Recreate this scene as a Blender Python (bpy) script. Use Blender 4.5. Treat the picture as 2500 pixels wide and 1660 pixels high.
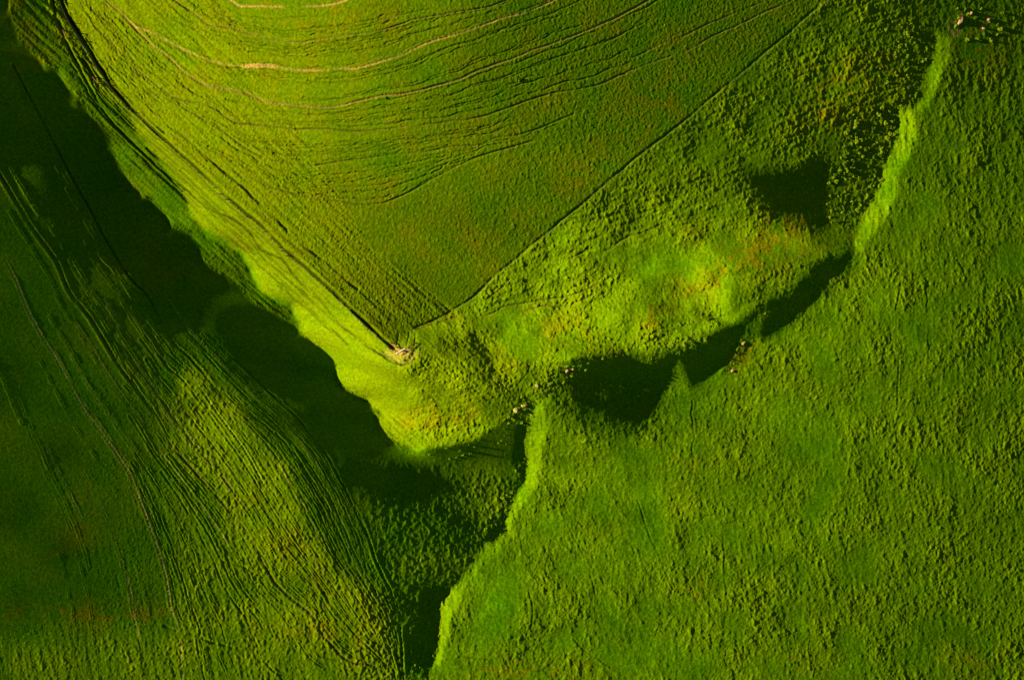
import bpy, math, random
import numpy as np
from mathutils import Vector, Matrix

# ------------------------------------------------------------------ camera, sky, sun, exposure
SC = bpy.context.scene
for o in list(bpy.data.objects):
    bpy.data.objects.remove(o)
COL = SC.collection
CAM_H = 700.0                      # metres above the mean ground
M = 0.1                            # metres per photograph pixel (2500 wide)
cam = bpy.data.cameras.new("camera")
cam.sensor_width = 36.0
cam.lens = 36.0 * CAM_H / 250.0
cam.clip_start = 10.0
cam.clip_end = 6000.0
cam_o = bpy.data.objects.new("camera", cam)
cam_o.location = (0, 0, CAM_H)     # looks straight down, image top = +Y
COL.objects.link(cam_o)
SC.camera = cam_o

SUN_E = math.radians(25.0)         # elevation
SUN_A = math.radians(-7.0)          # light travels to the right and a little down the picture
w = bpy.data.worlds.new("World")
SC.world = w
w.use_nodes = True
nt = w.node_tree
nt.nodes.clear()
out = nt.nodes.new("ShaderNodeOutputWorld")
bg = nt.nodes.new("ShaderNodeBackground")
sky = nt.nodes.new("ShaderNodeTexSky")
sky.sky_type = 'NISHITA'
sky.sun_disc = False
sky.sun_elevation = SUN_E
sky.sun_rotation = math.atan2(-math.cos(SUN_A), -math.sin(SUN_A))
sky.air_density = 0.45
sky.dust_density = 0.2
sky.ozone_density = 2.0
sky.altitude = 1500
bg.inputs["Strength"].default_value = 0.06
nt.links.new(sky.outputs[0], bg.inputs[0])
nt.links.new(bg.outputs[0], out.inputs[0])
sl = bpy.data.lights.new("sun", 'SUN')
sl.energy = 5.0
sl.angle = math.radians(0.6)
sl.color = (1.0, 0.90, 0.55)
so = bpy.data.objects.new("sun", sl)
sd = Vector((math.cos(SUN_E) * math.cos(SUN_A), math.cos(SUN_E) * math.sin(SUN_A), -math.sin(SUN_E)))
so.rotation_euler = sd.to_track_quat('-Z', 'Y').to_euler()
so.location = (-300, -50, 200)
COL.objects.link(so)
SC.view_settings.view_transform = 'Standard'
SC.view_settings.look = 'None'
SC.view_settings.gamma = 1.0
SC.view_settings.exposure = 1.75
SC.cycles.use_denoising = False
SC.cycles.max_bounces = 3

RNG = np.random.default_rng(7)
random.seed(7)

# ------------------------------------------------------------------ traced lines (photograph pixels)
P = lambda s: np.array([float(v) for v in s.replace(';', ',').split(',')]).reshape(-1, 2)

TOE = P("10,-300;14,-60;21,7;29,46;46,96;68,121;95,143;107,157;139,168;146,193;161,214;193,236;211,264;229,296;246,336;257,368;275,400;296,421;321,454;343,479;364,489;382,507;404,536;421,557;454,568;479,593;496,629;514,654;536,668;561,686;586,704;607,721;625,742;640,750;657,757;675,764;700,782;722,800;735,815;764,831;789,852;807,870;818,895;828,931;840,950;869,964;891,975;910,998;922,1018;925,1048;938,1068;962,1092;998,1105;1025,1108;1060,1104")
RIM = P("60,-300;95,-60;110,20;150,110;200,190;286,261;340,330;411,411;446,475;475,536;500,561;557,582;593,618;614,646;629,682;639,712;654,723;679,725;711,736;720,757;729,786;743,811;764,829;789,850;807,868;818,893;829,929;844,946;869,961;891,971;912,996;925,1014;930,1043;944,1061;969,1082;998,1093;1023,1096;1051,1093;1087,1082;1134,1071;1173,1054;1209,1036;1235,1022")
GULLY_UP = P("1290,1000;1330,958;1350,925;1376,886;1419,868;1466,855;1509,854;1580,854;1660,842;1720,815;1767,796;1810,779;1849,750;1889,729;1931,707;1955,672;1990,640;2039,621;2085,596;2115,530;2160,440;2180,340;2190,262;2235,235;2262,170;2285,90;2300,-300")
FENCE = P("140,-60;152,7;179,64;215,120;250,175;264,200;321,264;393,332;464,396;536,464;590,512;643,557;668,582;696,611;739,646;786,689;830,729;866,761;901,796;937,829;962,850")
CONT2 = P("120,-40;136,36;161,100;186,150;214,204;250,268;293,321;343,368;393,414;429,443;460,470;491,497;523,517;558,531;586,550;609,570;625,590;642,612;671,627;689,636;711,661;736,693;761,718;786,739;830,791;866,818;901,846;930,864;951,880;975,890;995,888;1012,876")
EDGE = P("1012,800;1045,788;1080,771;1137,739;1169,711;1205,679;1241,646;1276,618;1319,582;1355,552;1387,525;1437,482;1491,436;1544,393;1598,350;1660,302;1714,257;1767,214;1821,168;1874,125;1928,79;1981,32;2014,4;2080,-55")
GULLY_LOW = P("1290,1000;1288,1050;1284,1110;1270,1180;1245,1240;1225,1285;1190,1325;1150,1370;1125,1400;1100,1440;1081,1490;1080,1530;1075,1570;1055,1605;1040,1660;1030,1900")

T_LINES = {
 'T3': (10.0, P("500,-60;571,4;600,16;643,16;696,16;750,16;830,4;920,-40")),
 'T4': (9.0, P("380,-40;429,4;464,29;511,61;571,73;625,88;679,100;721,104;768,95;830,89;901,79;973,59;1026,46;1094,34;1169,21;1216,9;1300,-30")),
 'T2': (8.0, P("314,54;336,68;371,79;407,100;446,121;489,141;525,154;571,161;614,164;643,162;679,164;714,171;768,171;830,168;858,168;901,157;937,148;980,136;1009,121;1044,104;1080,93;1134,80;1169,64;1205,52;1241,41;1287,29;1319,16;1341,7;1420,-30")),
 'T1': (7.0, P("225,-50;264,4;304,39;339,79;375,114;421,150;457,182;500,207;554,218;607,232;643,246;696,254;768,263;830,258;884,246;937,234;1009,225;1080,205;1134,189;1169,171;1205,157;1259,143;1301,123;1348,107;1401,86;1455,64;1526,32;1620,-20")),
 'T5': (6.0, P("255,85;307,143;357,186;407,229;446,245;500,255;529,271;571,296;625,304;714,314;786,316;859,321;919,318;991,307;1062,304;1134,293;1187,282;1241,261;1350,230;1455,207;1526,179")),
 'T6': (5.0, P("380,230;440,258;500,293;550,325;607,364;661,389;714,402;768,404;830,395;901,386;966,379;1044,368;1109,357;1169,354;1209,336;1276,329;1400,280")),
 'T7': (4.0, P("500,385;600,430;700,470;770,487;830,493;884,500;937,496;980,480;1026,457;1080,425;1134,400;1187,379;1300,345")),
 'T8': (5.7, P("1455,207;1526,179;1562,164;1616,143;1660,130;1714,104;1767,79;1821,54;1867,29;1910,11;1990,-30")),
 'T9': (6.2, P("1500,158;1573,129;1616,107;1660,90;1703,71;1749,50;1803,29;1846,11;1930,-30")),
}
H_LINES = [
 (0.0, P("-60,900;0,1010;40,1110;70,1200;100,1300;130,1400;150,1500;165,1640;175,1760")),
 (1.0, P("-60,510;0,614;43,689;71,764;96,807;132,868;161,921;200,989;236,1039;282,1100;314,1154;336,1204;361,1271;389,1350;407,1414;418,1479;436,1536;446,1636;455,1750")),
 (2.0, P("-60,330;20,460;79,557;136,636;168,707;200,750;225,786;261,843;300,907;321,936;375,1007;414,1079;436,1107;475,1150;521,1200;557,1243;600,1300;639,1364;671,1421;714,1461;761,1500;786,1543;830,1596;866,1618;919,1629;980,1680")),
 (2.6, P("-40,150;60,300;140,430;214,550;246,625;282,664;329,750;379,821;404,861;464,911;520,990;590,1090;650,1190;720,1300;790,1400;850,1490;900,1560;960,1640")),
 (3.5, P("30,160;120,330;200,480;296,650;357,721;411,818;464,871;507,921;543,961;586,1007;657,1064;700,1110;743,1175;786,1243;830,1350;884,1432;930,1507;962,1575;976,1625;985,1700")),
 (4.2, P("90,200;220,420;350,600;480,780;600,900;720,1010;800,1110;850,1200;866,1239;901,1307;926,1386;955,1443;973,1493;980,1582;990,1700")),
]

# ------------------------------------------------------------------ small numeric helpers
def seg_dist(X, Y, poly, closed=False):
    pts = np.vstack([poly, poly[:1]]) if closed else poly
    best = np.full(X.shape, 1e18)
    for (ax, ay), (bx, by) in zip(pts[:-1], pts[1:]):
        dx, dy = bx - ax, by - ay
        L = dx * dx + dy * dy + 1e-9
        t = np.clip(((X - ax) * dx + (Y - ay) * dy) / L, 0, 1)
        d = (X - ax - t * dx) ** 2 + (Y - ay - t * dy) ** 2
        np.minimum(best, d, out=best)
    return np.sqrt(best)

def inside(X, Y, poly):
    r = np.zeros(X.shape, bool)
    pts = np.vstack([poly, poly[:1]])
    for (ax, ay), (bx, by) in zip(pts[:-1], pts[1:]):
        if ay == by:
            continue
        c = ((ay > Y) != (by > Y)) & (X < (bx - ax) * (Y - ay) / (by - ay) + ax)
        r ^= c
    return r

def region(X, Y, poly, feather):
    d = seg_dist(X, Y, poly, True)
    s = np.where(inside(X, Y, poly), d, -d)
    t = np.clip(s / (2 * feather) + 0.5, 0, 1)
    return t * t * (3 - 2 * t)

def shepard(X, Y, pts, p=3.0, soft=25.0):
    num = np.zeros(X.shape)
    den = np.zeros(X.shape)
    for x, y, v in pts:
        q = 1.0 / ((X - x) ** 2 + (Y - y) ** 2 + soft * soft) ** (p / 2)
        num += q * v
        den += q
    return num / den

def T3(s):
    return [tuple(float(v) for v in t.split(',')) for t in s.split()]

def smooth_poly(poly, n=5):
    p = np.vstack([2 * poly[0] - poly[1], poly, 2 * poly[-1] - poly[-2]])
    res = []
    for i in range(1, len(p) - 2):
        for k in range(n):
            t = k / n
            a, b, c, d = p[i - 1], p[i], p[i + 1], p[i + 2]
            res.append(0.5 * (2 * b + (c - a) * t + (2 * a - 5 * b + 4 * c - d) * t * t + (3 * b - a - 3 * c + d) * t ** 3))
    res.append(p[-2])
    return np.array(res)

# ------------------------------------------------------------------ relief at large scale
# The lie of the land: for every place, how strongly it faces the sun (read off the
# photograph) gives its slope along the sun's direction; the slopes are then integrated
# into one height field.
CS = 4.0
ca, sa = math.cos(SUN_A), math.sin(SUN_A)
ua = np.arange(-2200, 2200, CS)            # along the light, from the middle of the picture
va = np.arange(-1500, 1500, CS)            # across it
UU, VV = np.meshgrid(ua, va)
X = 1250 + UU * ca - VV * sa
Y = 830 - (UU * sa + VV * ca)

ctrl_right = T3("1400,1100,125 1500,1150,125 1400,1300,122 1300,1350,122 1200,1450,135 1150,1600,125 1300,1550,114 1500,1350,122 1500,1550,114 1650,1080,128 1700,1300,120 1700,1500,117 1850,950,125 1950,850,120 2000,1050,112 1900,1250,112 1900,1500,104 2100,720,118 2150,900,107 2200,1150,102 2150,1400,98 2300,1550,90 2400,1300,90 2400,1000,88 2350,750,92 2400,500,84 2250,550,106 2300,350,92 2420,250,68 2350,170,62 2420,100,55 2480,800,80 1250,1250,138 1400,1040,105 1350,1060,118 1500,1080,105 1620,1000,105 1700,980,100 1780,960,112 1900,850,115 2000,740,118")
ctrl_hill = T3("0,40,25 20,200,22 70,230,22 0,270,50 60,300,45 130,300,22 200,400,20 60,450,58 60,600,54 180,520,48 215,330,20 260,470,22 300,550,24 400,620,25 330,640,34 250,700,55 100,800,56 300,850,58 430,760,27 380,700,28 450,680,28 520,700,28 545,705,46 505,775,44 600,850,28 560,790,30 700,950,28 640,920,27 660,800,28 760,880,25 850,1050,24 950,1150,26 780,1080,27 860,1150,28 1050,1130,30 960,1190,28 1000,1150,26 880,1120,26 820,1000,26 1010,1180,30 1080,1180,42 400,900,68 330,1050,62 150,1100,52 30,900,50 30,1250,50 150,1350,50 250,1250,62 350,1300,75 470,930,114 540,1020,134 600,1150,140 560,1080,138 680,1160,136 700,1250,138 620,1300,128 760,1350,132 850,1450,126 650,1010,60 700,1050,45 770,1170,62 800,1250,62 880,1300,60 900,1330,62 880,1520,122 700,1500,116 550,1400,100 480,1250,84 480,1500,95 350,1450,78 200,1440,60 50,1480,52 100,1600,88 300,1600,94 450,1600,100 650,1600,105 900,1600,102 1150,1110,36 1230,1090,60 1230,1130,42 1200,1190,92 1210,1230,106 1170,1210,95 1150,1230,66 1120,1290,34 1080,1250,42 1000,1290,66 1040,1370,84 950,1300,58 1100,1350,62 1060,1420,45 980,1240,40 930,1220,36 1000,1400,75 1000,1480,35")
ctrl_toe = T3("30,40,40 60,80,45 110,100,58 150,50,62 160,190,80 200,230,85 250,300,95 300,400,104 350,450,108 400,500,112 440,540,110 500,590,92 560,620,86 590,690,66 520,650,80 640,740,80 700,770,80 840,940,90 930,1060,90 1000,1100,90")
ctrl_spur = T3("120,20,70 160,60,66 200,140,78 240,200,95 290,255,140 330,290,172 400,370,182 480,470,186 560,540,188 650,640,196 680,690,200 740,740,198 800,800,200 850,870,198 900,930,196 960,1020,188 1000,1070,180 900,870,180 760,690,185 1100,800,140 1200,750,146 1300,650,136 1400,570,130 1500,500,122 1600,400,114 1700,320,110 1800,230,106 1900,150,102 2000,70,92 1500,650,138 1400,700,150 1300,760,162 1600,600,142 1700,500,126 1650,450,118 1750,390,112 1850,300,100 1950,220,100 2000,130,116 2100,80,100 2080,180,126 2050,230,118 1980,300,98 1900,360,106 1850,390,114 1250,850,186 1350,830,192 1450,790,182 1560,770,160 1600,830,160 1650,680,166 1720,640,178 1760,720,186 1800,620,140 1680,770,150 1850,610,122 1930,570,112 1900,640,108 1800,690,140 1850,710,100 1040,900,138 1100,860,128 1160,860,98 1200,930,88 1185,890,90 1100,940,146 1040,980,152 1080,1040,172 1150,1020,156 1180,970,122 1230,980,95 1000,940,166 1290,960,90 1300,930,110 2060,350,80 2120,300,70 2100,420,72 2060,500,76 2150,350,60 2200,80,62 2240,150,50 2180,200,60 2150,240,60 2050,580,84")
ctrl_field = T3("220,60,150 300,150,152 400,250,156 500,350,150 600,450,146 700,550,136 800,650,126 900,740,108 350,50,152 500,120,160 600,50,156 700,100,156 800,30,146 700,200,156 850,200,146 600,280,152 750,330,150 900,300,136 700,450,140 850,450,130 1000,400,120 1000,150,124 1000,50,124 1100,250,110 1200,150,96 1300,50,86 1300,250,95 1400,150,86 1500,100,82 1150,400,112 1300,400,100 1000,550,114 1150,550,104 1000,680,98 960,780,92 900,650,112 1450,300,92 1600,200,86 1700,100,80 1850,50,78 1200,520,100")

poly_hill = np.vstack([TOE[:-1], P("1087,1086;1134,1074;1173,1058;1209,1040;1235,1024"), GULLY_LOW, [[-1500, 1900], [-1500, -400]]])
poly_toe = np.vstack([TOE, [[1300, 900], [900, 600], [300, -400]]])
poly_spur = np.vstack([RIM, GULLY_UP])
poly_field = np.vstack([FENCE, EDGE, [[2400, -330], [100, -330]]])

def cnoise(l, seed):
    r = np.random.default_rng(seed).standard_normal(X.shape)
    a = np.fft.fftfreq(X.shape[1], CS)[None, :] * 2 * np.pi
    b = np.fft.fftfreq(X.shape[0], CS)[:, None] * 2 * np.pi
    o = np.real(np.fft.ifft2(np.fft.fft2(r) * np.exp(-0.5 * (a * a + b * b) * l * l)))
    return o / o.std()
X0, Y0 = X, Y
X = X0 + 2.6 * cnoise(9, 91) + 3.0 * cnoise(26, 92)        # ragged, slumping edges
Y = Y0 + 2.6 * cnoise(9, 93) + 3.0 * cnoise(26, 94)
ctrl_spur = [(x, y, v * (0.80 if (y < 520 and x > 1350) else 1.0)) for x, y, v in ctrl_spur]
ctrl_hill = [(x, y, v * 0.74 if (40 < v < 80 and x < 420) else v) for x, y, v in ctrl_hill]
G = shepard(X, Y, ctrl_right)
def over(G, poly, feather, val):
    m = region(X, Y, poly, feather)
    return G * (1 - m) + val * m
G = over(G, poly_toe, 4, np.minimum(shepard(X, Y, ctrl_toe) * 1.12, 125))
G = over(G, poly_spur, 7, shepard(X, Y, ctrl_spur))
G = over(G, poly_hill, 5, shepard(X, Y, ctrl_hill))
G = over(G, poly_field, 6, shepard(X, Y, ctrl_field))
DARK = [  # hollows and banks that fall away from the sun: (feather, tone, outline)
 (26, 62, "1770,400;1860,412;1924,408;1974,398;2014,382;2018,450;2014,520;2010,560;1950,560;1880,540;1820,500;1780,450"),
 (22, 24, "1830,420;1880,418;1924,412;1974,402;2014,386;2018,450;2015,520;2011,552;1960,538;1900,516;1850,480"),
 (24, 60, "1340,950;1376,888;1419,869;1466,856;1509,858;1545,868;1610,868;1660,850;1644,950;1608,1020;1550,1060;1491,1056;1430,1030;1380,1000"),
 (20, 22, "1385,905;1430,885;1475,872;1520,872;1560,885;1610,895;1640,890;1625,940;1590,1000;1544,1030;1495,1022;1445,1000;1405,975;1372,945"),
 (14, 24, "1600,880;1640,862;1700,842;1767,802;1810,783;1856,752;1838,790;1790,850;1745,905;1700,942;1672,940;1640,925"),
 (14, 24, "1849,754;1889,733;1931,711;1962,676;1975,655;2003,640;2039,626;2084,598;2078,625;2058,662;2015,712;1962,762;1910,803;1870,835;1850,815"),
 (18, 58, "2075,250;2120,215;2180,180;2215,205;2235,240;2200,262;2150,300;2110,290"),
 (18, 60, "2330,20;2400,20;2450,60;2430,100;2380,120;2330,100"),
 (18, 62, "2150,40;2230,50;2265,110;2240,190;2180,150"),
 (8, 18, "1258,1060;1288,1035;1287,1100;1282,1160;1266,1185;1256,1110"),
 (8, 20, "1195,1290;1245,1245;1225,1300;1200,1330;1180,1325"),
 (26, 45, "985,1430;1050,1400;1120,1400;1084,1480;1078,1540;1070,1580;1045,1620;1000,1640;980,1560"),
 (12, 20, "1025,1450;1060,1430;1104,1418;1082,1475;1077,1532;1072,1570;1045,1615;1015,1630;1010,1560"),
 (22, 36, "1085,1245;1130,1255;1160,1290;1140,1325;1095,1300"),
 (14, 58, "1140,815;1165,812;1190,860;1215,925;1245,950;1225,965;1190,930;1160,880"),
 (26, 112, "1575,690;1640,680;1668,740;1655,800;1600,792;1578,740"),
 (16, 104, "1800,660;1850,650;1880,690;1830,735;1795,760;1785,720"),
 (5, 46, "1685,767;1705,760;1745,772;1770,785;1745,790;1705,778"),
]
for f, v, s in DARK:
    G = over(G, P(s), f, v)
BRIGHT = [
 (12, 112, "1652,872;1690,935;1650,1010;1605,1062;1582,1040;1620,975;1640,920"),
 (6, 186, "1318,985;1345,975;1342,1040;1330,1110;1310,1180;1280,1235;1245,1300;1228,1300;1250,1240;1280,1160;1292,1090;1296,1030"),
 (6, 150, "1240,1290;1225,1330;1180,1385;1130,1440;1108,1480;1095,1475;1110,1430;1160,1370;1205,1320"),
 (6, 188, "1108,1440;1128,1450;1105,1510;1098,1560;1080,1605;1062,1630;1055,1620;1075,1580;1082,1530;1084,1480"),
 (7, 166, "2192,265;2245,275;2245,320;2225,370;2205,420;2175,500;2140,560;2100,615;2080,612;2090,580;2120,500;2155,430;2176,370;2186,310"),
 (8, 142, "2290,70;2320,90;2315,140;2290,200;2270,250;2240,300;2225,290;2255,230;2270,160;2280,110"),
 (6, 70, "1868,762;1885,765;1850,820;1800,880;1770,910;1755,900;1790,850;1830,795"),
]
for f, v, s in BRIGHT:
    G = over(G, P(s), f, v)

lumps = np.clip((G - 60) / 40, 0, 1) * (1 - region(X, Y, poly_field, 5)) * (1 - 0.8 * region(X, Y, np.vstack([RIM[:-8], P('1000,1040;985,930;962,852'), FENCE[::-1]]), 10)) * (0.045 + 0.04 * region(X, Y, poly_spur, 10))
G = G * (1 + lumps * (cnoise(13, 95) + 0.6 * cnoise(6, 96)))
lin = np.where(G / 255 <= 0.04, G / 255 / 12.92, ((G / 255 + 0.055) / 1.055) ** 2.4)
I_t = np.clip(lin * 1.42 - 0.03, -0.10, 0.86)
I_t = np.clip(lin * 1.42 * (1 + 0.16 * np.clip((G - 140) / 45, 0, 1)) + 0.012, -0.10, 0.92)
deep = region(X, Y, poly_hill, 5) * np.clip((42 - G) / 10, 0, 1)
I_t = I_t * (1 - deep) - 0.018 * deep
pit = (1 - region(X, Y, poly_hill, 5)) * np.clip((48 - G) / 26, 0, 1)
I_t = I_t * (1 - pit) - 0.065 * pit
X, Y = X0, Y0
# outside the picture the land is free to rise or fall back to where it began
win = np.clip(1 - np.maximum(np.maximum(-100 - X, X - 2600), np.maximum(-100 - Y, Y - 1760)) / 250, 0, 1)
ny, nx = X.shape
kx = np.fft.fftfreq(nx, CS * M)[None, :] * 2 * np.pi
ky = np.fft.fftfreq(ny, CS * M)[:, None] * 2 * np.pi
LAM = 0.14
den = kx ** 2 + LAM * ky ** 2 + 1e-6
smooth = np.exp(-0.5 * (kx ** 2 + ky ** 2) * 0.3 ** 2)
se, ce = math.sin(SUN_E), math.cos(SUN_E)
want = np.tan(np.arcsin(I_t) - SUN_E)
IN = (X > 0) & (X < 2500) & (Y > 0) & (Y < 1660)
slope = want.copy()
soft_v = np.exp(-0.5 * (ky * 1.1) ** 2)
free = (1 - win) + 1e-3
for it in range(30):
    q = slope * win
    q = q - free * (q.sum(1, keepdims=True) / free.sum(1, keepdims=True))
    zf = -1j * kx * np.fft.fft2(q) / den * smooth
    zf[0, 0] = 0
    gd = np.real(np.fft.ifft2(1j * kx * zf))
    gp = np.real(np.fft.ifft2(1j * ky * zf))
    Zc = np.real(np.fft.ifft2(zf))
    Zc -= Zc[IN].mean()
    UM = ua[None, :] * M
    gw = gd / np.maximum(1 - Zc / CAM_H - UM * gd / CAM_H, 0.5)      # slope once the height is set out in perspective
    I_a = (se + ce * gw) / np.sqrt(1 + gw ** 2 + gp ** 2)
    Hs = Zc + np.tan(SUN_E) * UM * (1 - Zc / CAM_H)
    under = np.maximum.accumulate(Hs, 1) > Hs + 0.05          # lies in a shadow cast from farther up the light
    I_a = np.where(under, np.where(I_t > 0.03, np.minimum(I_a, 0.0), np.minimum(I_a, I_t)), I_a)
    err = np.clip(I_t - I_a, -0.25, 0.25)
    err = np.real(np.fft.ifft2(np.fft.fft2(err) * soft_v))
    slope = np.clip(slope + 0.8 * err * win, -2.2, 1.5)
Z = np.real(np.fft.ifft2(zf))
print("relief in frame", Z[IN].min(), Z[IN].max(), "facing error", np.abs(I_t - I_a)[IN].mean(), "cross slope", np.abs(gp[IN]).mean())
Z -= Z[IN].mean()

# ------------------------------------------------------------------ fine grid
FS = 1.5
fx = np.arange(-150, 2650.1, FS)
fy = np.arange(-150, 1810.1, FS)
FX, FY = np.meshgrid(fx, fy)
NY, NX = FX.shape

def up(A):
    """cubic B-spline sampling of a coarse array at the fine grid"""
    gu = (((FX - 1250) * ca - (FY - 830) * sa) - ua[0]) / CS
    gv = ((-(FX - 1250) * sa - (FY - 830) * ca) - va[0]) / CS
    def wts(g):
        i = np.floor(g).astype(np.int32)
        t = (g - i).astype(np.float32)
        return i, [(1 - t) ** 3 / 6, (3 * t ** 3 - 6 * t ** 2 + 4) / 6, (-3 * t ** 3 + 3 * t ** 2 + 3 * t + 1) / 6, t ** 3 / 6]
    iu, wu = wts(gu)
    iv, wv = wts(gv)
    A = A.astype(np.float32)
    R = np.zeros(FX.shape)
    for j in range(4):
        for k in range(4):
            R += wv[j] * wu[k] * A[iv - 1 + j, iu - 1 + k]
    return R

ZF = up(Z)
m_field = region(FX, FY, poly_field, 5)
m_spur = region(FX, FY, poly_spur, 8)
m_hill = region(FX, FY, poly_hill, 8)
m_toe = np.clip(region(FX, FY, poly_toe, 8) - m_hill, 0, 1)
m_right = np.clip(1 - np.maximum.reduce([m_field, m_spur, m_hill, m_toe]), 0, 1)
m_spur = m_spur * (1 - m_field)
GF = up(G)

FKX = np.fft.rfftfreq(NX, FS)[None, :] * 2 * np.pi
FKY = np.fft.fftfreq(NY, FS)[:, None] * 2 * np.pi
def grain(l_along, l_across, ang, low=0.0, seed=0):
    """gaussian grain, lengths in photograph pixels, ang = direction of the streaks from +x, up"""
    r = np.random.default_rng(seed).standard_normal((NY, NX)).astype(np.float32)
    c, s = math.cos(ang), math.sin(ang)
    ka = FKX * c - FKY * s
    kc = FKX * s + FKY * c
    f = np.exp(-0.5 * ((ka * l_along) ** 2 + (kc * l_across) ** 2))
    if low:
        f = f * (1 - np.exp(-0.5 * ((ka * l_along * low) ** 2 + (kc * l_across * low) ** 2)))
    o = np.fft.irfft2(np.fft.rfft2(r) * f, s=(NY, NX))
    return (o / o.std()).astype(np.float32)

rad = math.radians
soft = grain(60, 60, 0, 0, 1)                 # broad unevenness
blot = grain(22, 22, 0, 3, 2)
g_fine = grain(1.6, 1.6, 0, 4, 3)
g_med = grain(3.5, 3.5, 0, 3, 4)
g_lump = grain(6.5, 6.5, 0, 3, 5)
v_str = grain(16, 4.0, rad(93), 3, 6)         # grass lying in streaks down the right-hand field
v_str2 = grain(9, 3.0, rad(100), 3, 7)
v_big = grain(45, 9.0, rad(95), 3, 8)
d_str = grain(20, 3.0, rad(-60), 3, 9)        # left-hand hill, streaks running down to the right
d_str2 = grain(24, 3.2, rad(-78), 3, 10)
c_str = grain(22, 2.4, rad(-42), 3, 11)       # ripples along the bright bank
s_str = grain(14, 3.0, rad(18), 3, 12)        # spur

amp = 0.6 + 0.4 * np.clip(0.5 + 0.5 * soft + 0.3 * blot, 0, 1.6)
Hn = np.zeros_like(ZF)
tus = np.clip(grain(4.6, 3.4, rad(92), 3, 13) - 0.1, 0, 3) ** 1.2
tus2 = np.clip(grain(2.8, 2.2, rad(92), 3, 14) + 0.1, 0, 3)
tus3 = np.clip(grain(8.0, 5.0, rad(96), 3, 15), 0, 3)
g_tiny = grain(0.9, 0.9, 0, 3, 16)
patchy = np.clip(0.95 + 0.16 * soft + 0.22 * blot, 0.45, 1.5)
# right-hand pasture
Hn += m_right * patchy * (0.040 * tus + 0.040 * tus2 + 0.040 * tus3 + 0.010 * v_str + 0.014 * v_str2 + 0.020 * v_big + 0.030 * blot + 0.018 * g_fine + 0.012 * g_tiny)
strip = np.clip((GF - 138) / 22, 0, 1) * m_right
Hn += strip * (0.05 * v_str + 0.035 * v_str2 + 0.03 * tus2)
# spur and mid pasture
bankw = np.clip((GF - 150) / 40, 0, 1) * m_spur
left_bank = region(FX, FY, np.vstack([RIM[:-8], P("1000,1040;985,930;962,852"), FENCE[::-1]]), 12)
sp = m_spur * (1 - left_bank)
Hn += sp * patchy * (1 + 0.8 * np.clip((GF - 135) / 30, 0, 1)) * (0.046 * tus + 0.052 * tus2 + 0.036 * tus3 + 0.022 * g_fine + 0.012 * g_tiny + 0.03 * s_str + 0.05 * blot)
Hn += (left_bank * m_spur + m_toe) * (0.042 * c_str + 0.012 * g_fine + 0.008 * g_tiny + 0.010 * g_med)
# upper crop field
Hn += m_field * (0.016 * tus2 + 0.012 * g_fine + 0.009 * g_tiny + 0.017 * tus * np.clip(soft + 0.4, 0, 1)) * (0.55 + np.clip((FX - 300) / 1100, 0, 1) * 0.9)
# left hill
t = np.clip((FY - 700) / 700, 0, 1)
d_mix = d_str * (1 - t) + d_str2 * t
shade = np.clip((GF - 28) / 30, 0.08, 1.0)
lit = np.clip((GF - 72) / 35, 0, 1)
Hn += m_hill * shade * (0.010 * d_mix + 0.011 * tus2 + 0.010 * g_fine + 0.007 * g_tiny)
Hn += m_hill * lit * patchy * (0.036 * tus + 0.050 * tus2 + 0.010 * tus3 + 0.020 * d_mix)
low = m_hill * np.clip((FY - 1100) / 100, 0, 1) * np.clip((FX - 860) / 80, 0, 1)
Hn *= np.maximum(np.clip((GF - 22) / 45, 0.1 + 0.35 * (1 - m_hill), 1), 0.55 * low)
Hn += low * (0.05 * tus + 0.04 * tus2 + 0.03 * tus3)

# ---------------------------------------------------------------- line families that follow the traced curves
def level_field(lines, extra=(), step=40, p=3.0, soft=30.0):
    pts = []
    for v, poly in lines:
        q = smooth_poly(poly, 3)
        acc = 0.0
        last = None
        for a in q:
            if last is None or np.hypot(*(a - last)) > step:
                pts.append((a[0], a[1], v))
                last = a
    pts += list(extra)
    c = shepard(X, Y, pts, p, soft)
    return up(c)

r1 = np.random.default_rng(21)
def ridge_lines(L, freq, seed, sharp=2.0):
    """one-dimensional random furrows as a function of the level L"""
    n = 4096
    a = np.random.default_rng(seed).standard_normal(n)
    k = np.exp(-0.5 * (np.arange(-8, 9) / 1.1) ** 2)
    a = np.convolve(a, k, 'same')
    a /= a.std()
    u = np.clip((L + 4) * freq, 0, n - 2)
    i = u.astype(int)
    f = u - i
    f = f * f * (3 - 2 * f)
    return a[i] * (1 - f) + a[i + 1] * f

LT = level_field([T_LINES[k] for k in T_LINES],
                 [(179, 64, 5.2), (250, 175, 4.7), (321, 264, 4.3), (393, 332, 3.8), (464, 396, 3.3), (536, 464, 2.8), (643, 557, 2.1), (739, 646, 1.5), (830, 729, 1.0), (950, 840, 0),
                  (1080, 771, 0.6), (1205, 679, 1.4), (1319, 582, 2.2), (1437, 482, 3.0), (1598, 350, 3.9), (1767, 214, 4.6), (1981, 32, 5.0), (1000, 620, 2.4), (900, 580, 2.9), (1150, 500, 3.1)])
wob = 0.05 * grain(35, 35, 0, 0, 31) + 0.02 * grain(10, 10, 0, 0, 32)
fam = ridge_lines(LT + wob, 26, 33) * 0.6 + ridge_lines(LT + wob, 60, 34) * 0.4
lw = m_field * np.clip((640 - FY) / 220, 0.1, 1) * np.clip(1.25 - (FX - 250) / 1100, 0.12, 1)
Hn += lw * 0.036 * fam * np.clip(0.6 + 0.5 * grain(50, 50, 0, 0, 35), 0.1, 1.6)
LH = level_field(H_LINES, p=3.5)
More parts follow.
